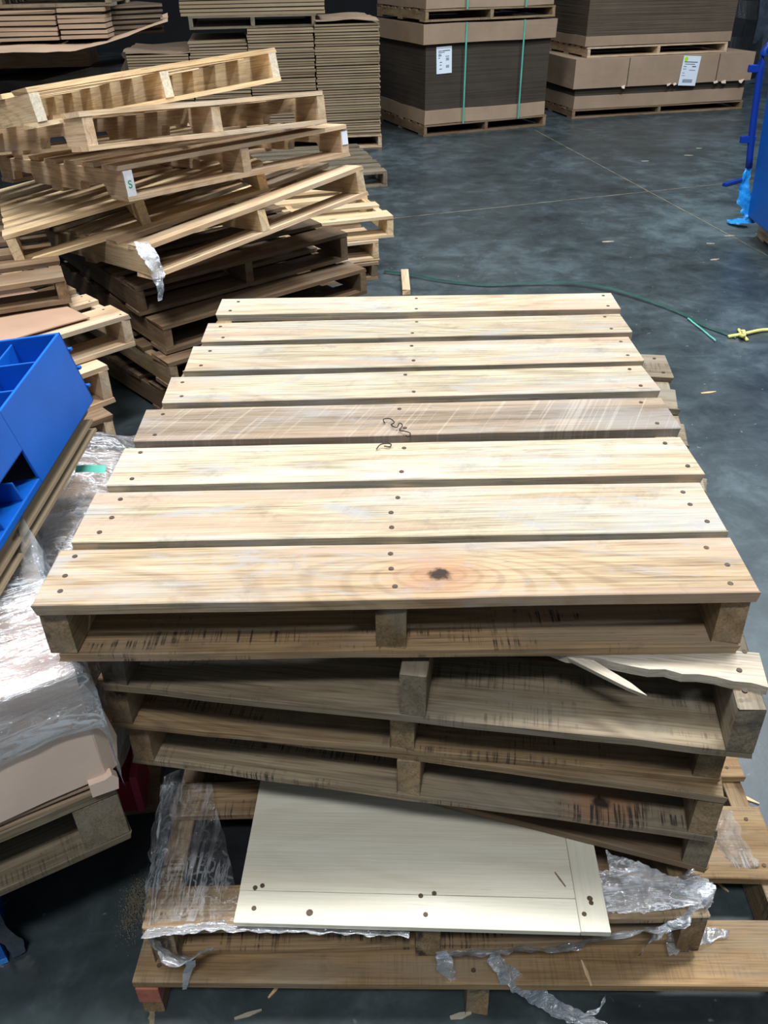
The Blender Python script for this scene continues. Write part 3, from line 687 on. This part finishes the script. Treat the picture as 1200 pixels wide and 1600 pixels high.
# ------------------------------------------------------------------ film on the wrapped pallet
def put_film(label, pts, widths, side, seed, nu=50, nv=8, cr=.01, mat='film_dense', rag=.35, freq=24):
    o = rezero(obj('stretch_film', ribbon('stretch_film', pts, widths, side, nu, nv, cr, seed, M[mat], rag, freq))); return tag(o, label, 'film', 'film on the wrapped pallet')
put_film('long band of clear film along the front edge of the wrapped pallet', [wz(226, 1456, .243), wz(330, 1448, .244), wz(450, 1450, .243), wz(560, 1456, .242), wz(640, 1460, .241)], [.05, .04, .034, .03, .022], (0, -.7, .5), 1, 90, 8, .004, 'film_thick', freq=36)
put_film('thin clear film hanging down over the corner stringer at the left', [wz(232, 1462, .23), wz(250, 1485, .20), wz(285, 1500, .185), wz(340, 1480, .19)], [.03, .06, .06, .02], (0, -.6, .8), 2, 30, 8, .012)
put_film('short film tail dangling over the lowest pallet at the left', [wz(300, 1500, .19), wz(292, 1520, .14), wz(285, 1545, .1)], [.02, .016, .008], (1, .2, 0), 3, 14, 4, .006)
put_film('film draped down the left side between wrapped pallet and floor', [wz(275, 1205, .26), wz(258, 1290, .242), wz(240, 1390, .24), wz(230, 1450, .236)], [.05, .05, .03, .02], (1, .0, .5), 4, 40, 8, .006, 'film')
put_film('thin film stretched across the open gap of the wrapped pallet', [wz(290, 1225, .262), wz(300, 1330, .246), wz(310, 1440, .243)], [.10, .13, .15], (1, 0, 0), 14, 40, 12, .002, 'film', .05)
put_film('twisted rope of clear film below the panel edge', [wz(690, 1492, .17), wz(780, 1485, .185), wz(880, 1480, .195), wz(960, 1462, .21), wz(1040, 1450, .215)], [.03, .045, .05, .05, .05], (0, -.5, .6), 5, 80, 8, .006, 'film_thick', freq=34)
put_film('film stretched tight from the panel edge to the right corner', [wz(935, 1392, .253), wz(1000, 1398, .256), wz(1060, 1402, .258), wz(1108, 1402, .25)], [.075, .06, .035, .012], (0, .95, .2), 6, 70, 14, .0025, 'film_dense', .15, 40)
put_film('upper strand of film pulled to the right corner', [wz(950, 1350, .25), wz(1010, 1366, .257), wz(1070, 1388, .258), wz(1112, 1404, .25)], [.045, .035, .025, .012], (0, .95, .2), 8, 60, 10, .003, 'film_dense', .3, 40)
put_film('bright knot of film gathered on the right corner', [wz(1070, 1362, .262), wz(1092, 1382, .268), wz(1108, 1400, .262), wz(1104, 1425, .24)], [.03, .035, .03, .02], (.6, .6, .3), 13, 40, 8, .007, 'film_thick', .4, 34)
put_film('loose wad of film below the right corner', [wz(1000, 1488, .16), wz(1020, 1465, .2), wz(1060, 1442, .225), wz(1105, 1412, .245)], [.02, .045, .05, .03], (.5, .5, .5), 7, 60, 12, .009, 'film_dense', .5, 30)
put_film('pointed tail of film lying on the lowest front board', [wz(1045, 1470, .14), wz(1090, 1462, .13), wz(1140, 1458, .122)], [.045, .035, .01], (.2, .9, .2), 15, 30, 8, .006, 'film_dense', .4, 30)
put_film('long torn film strip trailing onto the floor in front', [wz(765, 1495, .165), wz(800, 1530, .118), wz(850, 1565, .05), wz(900, 1590, .012), wz(945, 1600, .008)], [.022, .034, .032, .03, .01], (.6, .6, .35), 9, 60, 8, .005, freq=30)
put_film('small curl of film at the end of the trailing strip', [wz(912, 1586, .012), wz(940, 1572, .02), wz(945, 1555, .03)], [.02, .018, .008], (.6, .5, .3), 10, 16, 5, .006)
put_film('short film tail hanging under the panel middle', [wz(688, 1490, .175), wz(700, 1515, .14), wz(710, 1538, .1)], [.02, .03, .012], (1, .1, 0), 11, 18, 5, .008)
put_film('film stuck to the second board of the lowest pallet at the right', [wz(1125, 1270, .114), wz(1140, 1310, .116), wz(1165, 1350, .114), wz(1178, 1365, .10)], [.05, .06, .05, .02], (1, .2, .1), 12, 30, 8, .005, 'film')

# ------------------------------------------------------------------ stacks in the background
GC = 'columns of flattened cartons'
def layered(name, w, d, z0, z1, step, seed, mat, jx=.006, wave=.004, taper=0.0):
    """many thin sheets, one mesh; each sheet is real but too thin to pick apart"""
    r = random.Random(seed); V = []; Fc = []; z = z0; k = 0
    while z < z1:
        t = step * r.uniform(.55, .8); a = r.uniform(-jx, jx); b = r.uniform(-jx, jx); c = r.uniform(-wave, wave)
        q = len(V)
        sh_ = taper * (z - z0)
        for (zz) in (z, z + t):
            V += [(a + sh_, b, zz + c * .3), (w + a + sh_, b + r.uniform(-.004, .004), zz + c), (w + a + sh_, d, zz), (a + sh_, d, zz)]
        Fc += [(q, q + 1, q + 2, q + 3), (q + 4, q + 5, q + 6, q + 7), (q, q + 1, q + 5, q + 4), (q + 1, q + 2, q + 6, q + 5), (q + 2, q + 3, q + 7, q + 6), (q + 3, q, q + 4, q + 7)]
        z += step
    return mesh(name, V, Fc, mat)
def bundle(label, pos, yaw, w, d, h, step, seed, mat, group, z0=0.0, taper=0.0, core=True):
    e = empty('cardboard_bundle', pos, (yaw, 0, 0)); tag(e, label, 'cardboard', group)
    s = obj('sheets', layered('sheets', w, d, z0, z0 + h, step, seed, mat, taper=taper), e); s['kind'] = 'stuff'
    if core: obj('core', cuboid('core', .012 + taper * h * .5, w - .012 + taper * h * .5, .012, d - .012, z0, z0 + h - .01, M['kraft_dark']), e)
    return e
yc = RAD(8); c0 = wy(597, 226, 8.8); cu_ = Vector((math.cos(yc), math.sin(yc), 0))
pallet('low pallet under the columns of flattened cartons', Vector((c0.x, c0.y, 0.001)) - cu_ * 2.4, (yc, 0, 0), W=2.4, L=1.2, mat='tan', seed=90, group='background pallets', nd=9)
cl = [('rightmost column of flattened cartons beside the strapped load', .60, .0, 1.0), ('second column of flattened cartons from the right', .60, .005, .97), ('third column of flattened cartons from the right, lower', .52, .01, .88), ('leftmost column of flattened cartons, half hidden by the heap', .60, .015, .78)]
x = 0
for j, (lab, w, tp, h) in enumerate(cl):
    x += w + .012
    p_ = Vector((c0.x, c0.y, 0)) - cu_ * x
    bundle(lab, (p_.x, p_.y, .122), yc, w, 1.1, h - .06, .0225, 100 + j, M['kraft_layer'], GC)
def sheet_lid(label, pos, yaw, w, d, seed):
    o = obj('cardboard_sheet', cuboid('cardboard_sheet', 0, w, 0, d, 0, .006, M['kraft'], cuts=6, jit=.03, seed=seed)); o.location = pos; o.rotation_euler = (0, 0, yaw); return tag(o, label, 'cardboard')
p_ = Vector((c0.x, c0.y, 0)) - cu_ * .6
sheet_lid('buckled cardboard lid on the rightmost column of flattened cartons', (p_.x, p_.y, 1.085), yc, .58, 1.0, 5)
p_ = Vector((c0.x, c0.y, 0)) - cu_ * 2.35
sheet_lid('dusty cardboard lid on the leftmost column of flattened cartons', (p_.x, p_.y, .87), yc, .6, 1.1, 6)
p_ = Vector((c0.x, c0.y, 0)) - cu_ * 1.75
pallet('dark grey pallet on top of the flattened cartons', (p_.x, p_.y + .1, 1.04), (yc, 0, 0), W=1.15, L=1.0, hs=.07, mat='grey', seed=93, group='background pallets')
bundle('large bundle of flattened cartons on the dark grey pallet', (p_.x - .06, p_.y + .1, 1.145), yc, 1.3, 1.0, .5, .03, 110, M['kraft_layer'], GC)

# strapped load A
ya = RAD(22); a0 = wz(662, 214, 0); au = Vector((math.cos(ya), math.sin(ya), 0)); AW, AD = 1.47, 1.25
def load(label, pos, yaw, w, d, z0, cap, body, tray, side_taper=.03, straps=(), mat='kraft_dark'):
    e = empty('carton_load', pos, (yaw, 0, 0)); tag(e, label, 'cardboard', 'pallet loads at the back')
    zb = z0 + tray + body
    obj('sheet_stack', cuboid('sheet_stack', .02, w - .02, .02, d, z0 + .004, zb + cap - .01, M[mat], cuts=4, jit=.006, seed=3), e)
    obj('tray', cuboid('tray', .01, w - .03, .0, d, z0, z0 + tray, M['kraft'], cuts=3, jit=.008, seed=4), e)
    if cap: obj('cap', cuboid('cap', -.03, w + .02, -.02, d + .02, zb, zb + cap, M['kraft'], cuts=3, jit=.008, seed=5), e)
    for k, s in enumerate(straps):
        obj('strap', cuboid('strap', s - .008, s + .008, -.032, -.026, z0 - .01, zb + cap + .006, M['strap']), e)
    return e
pa_ = pallet('low pallet under the dark strapped load', (a0.x, a0.y, .001), (ya, 0, 0), W=AW, L=AD, hs=.075, mat='brown', seed=95, group='background pallets')
la = load('dark cardboard load with green straps and a white label, upright at the back', (a0.x, a0.y, .112), ya, AW, AD, 0, .17, .60, .13, straps=(.44, 1.10))
lb = obj('label', cuboid('label', 0, .17, -.004, 0, 0, .24, M['paper'], cuts=2), la, (.14, .016, .46), (0, -.03, 0))
def prints(parent, rows_):
    for (x0, z0, x1, z1) in rows_: obj('printed_line', cuboid('printed_line', x0, x1, -.0052, -.004, z0, z1, M['ink']), parent)
prints(lb, [(.02, .2, .06, .206), (.065, .2, .15, .207), (.02, .187, .09, .192), (.02, .172, .05, .177), (.02, .158, .055, .166), (.02, .138, .04, .144), (.035, .1, .06, .106), (.035, .075, .055, .081), (.03, .04, .06, .046), (.1, .15, .14, .155)])
for k in range(6):
    for z in (.115, .05): obj('barcode_bar', cuboid('barcode_bar', .105 + .006 * k, .108 + .006 * k, -.0052, -.004, z, z + .025, M['ink']), lb)
pallet('pallet on top of the dark strapped load', (a0.x, a0.y, 1.03), (ya, 0, 0), W=AW, L=AD, hs=.07, mat='aged', seed=96, group='background pallets')
load('upper tan cardboard load above the dark strapped load, cut by the frame top', (a0.x, a0.y, 1.138), ya, AW, AD, 0, .1, .5, .25, straps=(.44, 1.10), mat='kraft')
# load B
b0 = wz(893, 186, 0); yB = RAD(14); bw = 2.2
pallet('long low pallet under the wide tan load', (b0.x, b0.y, .001), (yB, 0, 0), W=bw, L=1.2, hs=.06, mat='brown', seed=97, group='background pallets')
lB = load('wide tan load with a torn dark gap and a lime-dotted label', (b0.x, b0.y, .098), yB, bw, 1.3, 0, .29, .08, .13, mat='kraft_dark')
l2 = obj('label', cuboid('label', 0, .22, -.004, 0, 0, .30, M['paper'], cuts=2), lB, (1.27, -.03, .195), (0, .06, 0))
prints(l2, [(.02, .235, .19, .243), (.03, .215, .16, .221), (.02, .19, .06, .196), (.13, .19, .18, .2), (.02, .165, .06, .17), (.1, .155, .18, .16), (.02, .125, .05, .13), (.02, .1, .06, .104)])
for k in range(14): obj('barcode_bar', cuboid('barcode_bar', .045 + .009 * k, .05 + .009 * k, -.0052, -.004, .03, .065, M['ink']), l2)
obj('dot', mesh('dot', [(.024 * math.cos(a * .52), -.0055, .024 * math.sin(a * .52)) for a in range(12)], [tuple(range(12))], M['lime']), l2, (.035, 0, .268))
for k, s in enumerate((.62, 1.75)): obj('crease', cuboid('crease', s, s + .006, -.0285, -.024, .22, .5, M['kraft_dark']), lB)
rt = random.Random(7)
for k, x_ in enumerate((.55, 1.12, 1.2, 1.72, 1.82, 2.05)):
    obj('torn_scrap', prism('torn_scrap', [(0, 0), (.03 + rt.uniform(0, .05), .012), (.035 + rt.uniform(0, .03), -.008 - rt.uniform(0, .03)), (.012, -.022)], -.004, .004, M['kraft_pink'], 'y'), lB, (x_, -.034, .215), (rt.uniform(-.5, .2), 0, 0))
pallet('pallet between the wide tan load and the brown stack above', (b0.x + .12, b0.y + .1, .60), (yB, 0, 0), W=1.75, L=1.1, hs=.07, mat='tan', seed=98, group='background pallets')
lU = load('tall brown stack standing in a tan tray at the upper right', (b0.x + .08, b0.y + .1, .71), yB, 1.85, 1.1, 0, 0, .95, .095, mat='kraft_dim')
# wrapped goods at the far right
for k, (px, lab, mt, w) in enumerate(((1132, 'dark film-wrapped goods behind the brown stack', 'film_black', .5), (1172, 'grey-blue film-wrapped goods at the far upper right', 'film_grey', 1.4))):
    q = wy(px, 80, 13.0); o = obj('wrapped_goods', cuboid('wrapped_goods', 0, w, 0, 1.0, 0, 2.2, M[mt], cuts=10, jit=.06, seed=70 + k)); o.location = (q.x, 13.0, .05 - .05); tag(o, lab, 'goods', 'film-wrapped goods')

# stack behind the heap at the upper left
GU = 'bundles at the upper left'
yl = RAD(14)
def ul(px, py, D): return wy(px, py, D)
q = ul(228, 130, 5.9)
bk = obj('wrapped_goods', cuboid('wrapped_goods', -2.2, 0, 0, .9, 0, 1.03, M['film_black'], cuts=12, jit=.05, seed=81)); bk.location = (q.x, q.y - .45, .02); bk.rotation_euler = (0, 0, yl)
tag(bk, 'black film-wrapped goods behind the heap at the upper left', 'goods', 'film-wrapped goods')
q2 = ul(135, 90, 5.6)
bd = obj('wood_beam', board_mesh('wood_beam', 1.6, .3, .10, 8, 5, .004, .0, .002, .003, M['brown'])); bd.location = q2 + Vector((-.78, .0, .01)); bd.rotation_euler = (0, 0, RAD(5)); tag(bd, 'flat brown beam under the flattened boxes at the upper left', 'beam')
q3 = ul(0, 66, 5.4)
sl = rezero(obj('slip_sheet', ribbon('slip_sheet', [ul(-60, 74, 5.3), ul(20, 71, 5.35), ul(90, 70, 5.4), ul(140, 66, 5.5), ul(200, 48, 5.7), ul(262, 26, 5.9)], [.5, .5, .5, .5, .5, .4], (-.2, .97, .05), 30, 4, .008, 3, M['kraft'], .05, 4)))
tag(sl, 'curled brown slip sheet under the flattened boxes at the upper left', 'cardboard')
def flatbundle(label, pr_, D, w, d, h, yaw, seed, mt):
    q = ul(pr_[0], pr_[1], D); return bundle(label, (q.x, q.y, q.z), yaw, w, d, h, .026, seed, M[mt], GU)
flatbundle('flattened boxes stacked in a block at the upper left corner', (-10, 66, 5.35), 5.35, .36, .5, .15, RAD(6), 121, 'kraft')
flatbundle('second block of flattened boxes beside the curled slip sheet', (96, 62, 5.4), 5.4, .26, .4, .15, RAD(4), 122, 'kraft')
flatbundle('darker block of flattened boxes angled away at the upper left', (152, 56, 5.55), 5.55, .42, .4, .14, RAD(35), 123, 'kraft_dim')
q = ul(0, 12, 5.5)
tb_ = pallet('old grey pallet over the flattened boxes, cut by the frame top', (q.x - .6, q.y - .1, q.z), (RAD(3), 0, 0), W=1.25, L=.9, mat='grey', seed=99, group='background pallets')

# ------------------------------------------------------------------ blue bin at the right
bc = wz(1168, 338, .13); yy = RAD(12)
pallet('wooden pallet under the blue bin at the right edge', (bc.x, bc.y - 1.2, .001), (RAD(-4), 0, 0), W=1.1, L=1.2, mat='tan', seed=130, group='background pallets')
bb = empty('blue_bin', (bc.x, bc.y, .13), (RAD(-3), 0, 0)); tag(bb, 'tall bright blue bin standing on a pallet at the right edge', 'bin')
bwm = cuboid('bin_wall', 0, 1.05, -1.15, 0, 0, 1.3, M['bin_blue'], .01)
for v in bwm.vertices: v.co.x -= .07 * v.co.z      # the wall leans outward
obj('bin_wall', bwm, bb)
bpm = cuboid('bin_panel', -.012, .25, .005, .012, .5, 1.25, plain('pale_panel', (200, 214, 232), .4), .002)
for v in bpm.vertices: v.co.x -= .07 * v.co.z - .02
obj('bin_panel', bpm, bb)
fr_pts = [wy(1170, 262, bc.y + .04), wy(1176, 200, bc.y + .04), wy(1184, 140, bc.y + .04), wy(1191, 90, bc.y + .04), wy(1204, 68, bc.y + .04)]
binv = Matrix.LocRotScale(bb.location, Euler((0, 0, RAD(-3))), None).inverted()
obj('frame_bar', tube('frame_bar', [binv @ p for p in spline(fr_pts, 14)], .022, M['blue_dark'], 8), bb)
for (px, py) in ((1180, 107), (1167, 218)):
    p = binv @ wy(px, py, bc.y + .04); obj('bar_tab', cuboid('bar_tab', -.04, .05, -.015, .015, -.02, .02, M['blue_dark'], .003), bb, p)
bf = rezero(obj('blue_film', ribbon('blue_film', [wy(1168, 262, bc.y + .03), wy(1164, 300, bc.y + .02), wy(1170, 335, bc.y + .0), wy(1173, 348, bc.y - .02)], [.04, .07, .09, .05], (1, 0, .1), 30, 8, .014, 4, M['blue_film'], .5, 30))); tag(bf, 'crumpled blue film hanging from the bin corner', 'film')
bg = rezero(obj('blue_film', ribbon('blue_film', [wz(1136, 345, .02), wz(1150, 346, .03), wz(1172, 343, .05)], [.05, .10, .08], (.1, .9, .1), 20, 6, .01, 5, M['blue_film'], .5, 26))); tag(bg, 'scrap of blue film lying on the floor beside the bin', 'film')
ba = wz(1132, 289, .012); bb2 = wz(1164, 280, .012); dd = bb2 - ba
bar = obj('blue_bar', cuboid('blue_bar', 0, dd.length, -.02, .02, -.01, .014, M['blue_dark'], .003)); bar.location = ba; bar.rotation_euler = (0, 0, math.atan2(dd.y, dd.x)); tag(bar, 'dark blue flat bar on the floor near the bin', 'bar')

# ------------------------------------------------------------------ small things on floor and deck
st = obj('plastic_strap', ribbon('plastic_strap', [wz(x, y, z) for x, y, z in ((600, 424, .012), (640, 428, .02), (690, 438, .014), (760, 445, .012), (840, 441, .02), (905, 442, .022), (960, 452, .02), (1010, 468, .016), (1060, 487, .012), (1100, 508, .01), (1150, 527, .008))], [.02] * 4, (.35, .85, .25), 60, 1, .003, 2, M['strap_dark'], 0)); rezero(st); tag(st, 'long dark green strap curving across the floor behind the near stack', 'strap')
s2 = obj('plastic_strap', ribbon('plastic_strap', [wz(x, y, .01) for x, y in ((1075, 497), (1098, 515), (1118, 532))], [.012, .012], (.5, .7, .2), 12, 1, .002, 3, M['strap'], 0)); rezero(s2); tag(s2, 'short loose end of green strap on the floor', 'strap')
tw = empty('twine', wz(1160, 522, 0)); tag(tw, 'knotted yellow twine on the floor at the right edge', 'twine'); ti = Matrix.Translation(-Vector(tw.location))
obj('cord', tube('cord', [ti @ p for p in spline([wz(1138, 526, .008), wz(1156, 523, .012), wz(1170, 520, .012), wz(1190, 516, .01), wz(1215, 515, .01)], 16)], .009, M['yellow'], 6), tw)
obj('loose_end', tube('loose_end', [ti @ p for p in spline([wz(1154, 515, .01), wz(1159, 522, .016), wz(1168, 532, .008)], 8)], .008, M['yellow'], 6), tw)
obj('knot', tube('knot', [ti @ p for p in spline([wz(1156, 519, .01), wz(1162, 518, .028), wz(1162, 525, .028), wz(1156, 524, .01)], 10)], .010, M['yellow'], 6), tw)
def wire(label, pts):
    o = rezero(obj('wire', tube('wire', spline([wz(x, y, P1Z + .003 + dz) for x, y, dz in pts], 40), .0011, M['wire'], 5))); tag(o, label, 'wire', 'wires on the top pallet')
wire('bent black wire lying across the middle of the top pallet', [(601, 661, 0), (599, 655, .004), (609, 654, .006), (616, 660, .004), (611, 664, .002), (620, 668, .004), (624, 661, .008), (629, 665, .004), (624, 672, .002), (634, 674, .004), (641, 677, .002), (639, 682, .0), (634, 681, 0)])
wire('short black wire loop on the board in front of the longer wire', [(588, 702, 0), (594, 695, .004), (603, 693, .006), (611, 694, .003), (609, 698, .001), (600, 697, .002)])
rs = random.Random(12)
def chip(px, py, z, ln, w, ang_, label, mt='splint'):
    p = wz(px, py, z); P = [(-ln / 2, -w * .2), (0, -w / 2), (ln / 2, -w * .1), (ln / 2, w * .2), (0, w / 2), (-ln / 2, w * .3)]
    o = obj('wood_splinter', prism('wood_splinter', P, 0, .003, M[mt])); o.location = p; o.location.z = z + .0005; o.rotation_euler = (0, 0, ang_); tag(o, label, 'splinter', 'wood splinters on the floor')
chip(1168, 1249, 0, .05, .009, -.6, 'pale splinter on the floor right of the near stack', 'pine')
chip(1160, 1258, 0, .02, .007, 1.1, 'tiny splinter just below the pale one at the right', 'pine')
chip(430, 1548, 0, .035, .006, .9, 'pale splinter on the floor in front of the lowest pallet', 'pine')
chip(388, 1586, 0, .05, .008, .3, 'thin grey splinter at the bottom edge of the picture', 'splint')
chip(1198, 1342, 0, .03, .006, 1.2, 'splinter at the right edge beside the lowest pallet', 'pine')
chip(1128, 1386, 0, .03, .005, -.9, 'splinter lying in the gap of the lowest pallet', 'pine')
chip(1107, 614, 0, .07, .014, .2, 'pale splinter on the open floor right of the top pallet', 'pine')
chip(916, 1521, .1105, .045, .007, 1.75, 'reddish splinter on the front board of the lowest pallet', 'tan')
chip(720, 1588, 0, .04, .012, .2, 'grey chip on the floor by the centre foot of the lowest pallet', 'splint')
chip(875, 1375, .2645, .03, .002, -1.1, 'dark sliver lying on the pale panel', 'brown')
for k, (px, py) in enumerate(((1008, 252), (1076, 243), (1110, 381), (1117, 406), (950, 378), (1140, 369), (1092, 232))):
    chip(px, py, 0, rs.uniform(.05, .09), .02, rs.uniform(-.4, .4), ['white scrap on the far floor', 'thin white scrap on the far floor nearer the bin', 'pale scrap on the mid floor at the right', 'flat pale scrap on the floor below the joint crossing', 'white scrap on the floor left of the joint', 'pale scrap on the floor under the bin corner', 'small white scrap near the far load'][k], 'splint')
stk = wz(635, 460, 0); stick = obj('wood_stick', board_mesh('wood_stick', .36, .045, .03, 3, 3, .002, 0, .001, .004, M['tan'])); stick.location = (stk.x, stk.y + .17, .016); stick.rotation_euler = (0, 0, RAD(90)); tag(stick, 'short wooden stick on the floor behind the top pallet', 'stick')
# sawdust beside the wrapped pallet
V = []; Fc = []; rd = random.Random(5); c_ = wz(213, 1415, 0)
for k in range(1400):
    a = rd.gauss(0, .014); b = rd.gauss(0, .032); h = max(.001, .008 - abs(a) * .15 - abs(b) * .06) * rd.random(); s = rd.uniform(.0006, .002); q = len(V)
    V += [(a - s, b, h), (a, b + s, h + s * .5), (a + s, b - s, h), (a, b, h + s)]; Fc += [(q, q + 1, q + 3), (q + 1, q + 2, q + 3), (q, q + 2, q + 1), (q, q + 3, q + 2)]
du = obj('sawdust', mesh('sawdust', V, Fc, M['dust'])); du.location = (c_.x - .0, c_.y, .0005); tag(du, 'crumbs of sawdust beside the wrapped pallet', 'sawdust', kind='stuff')
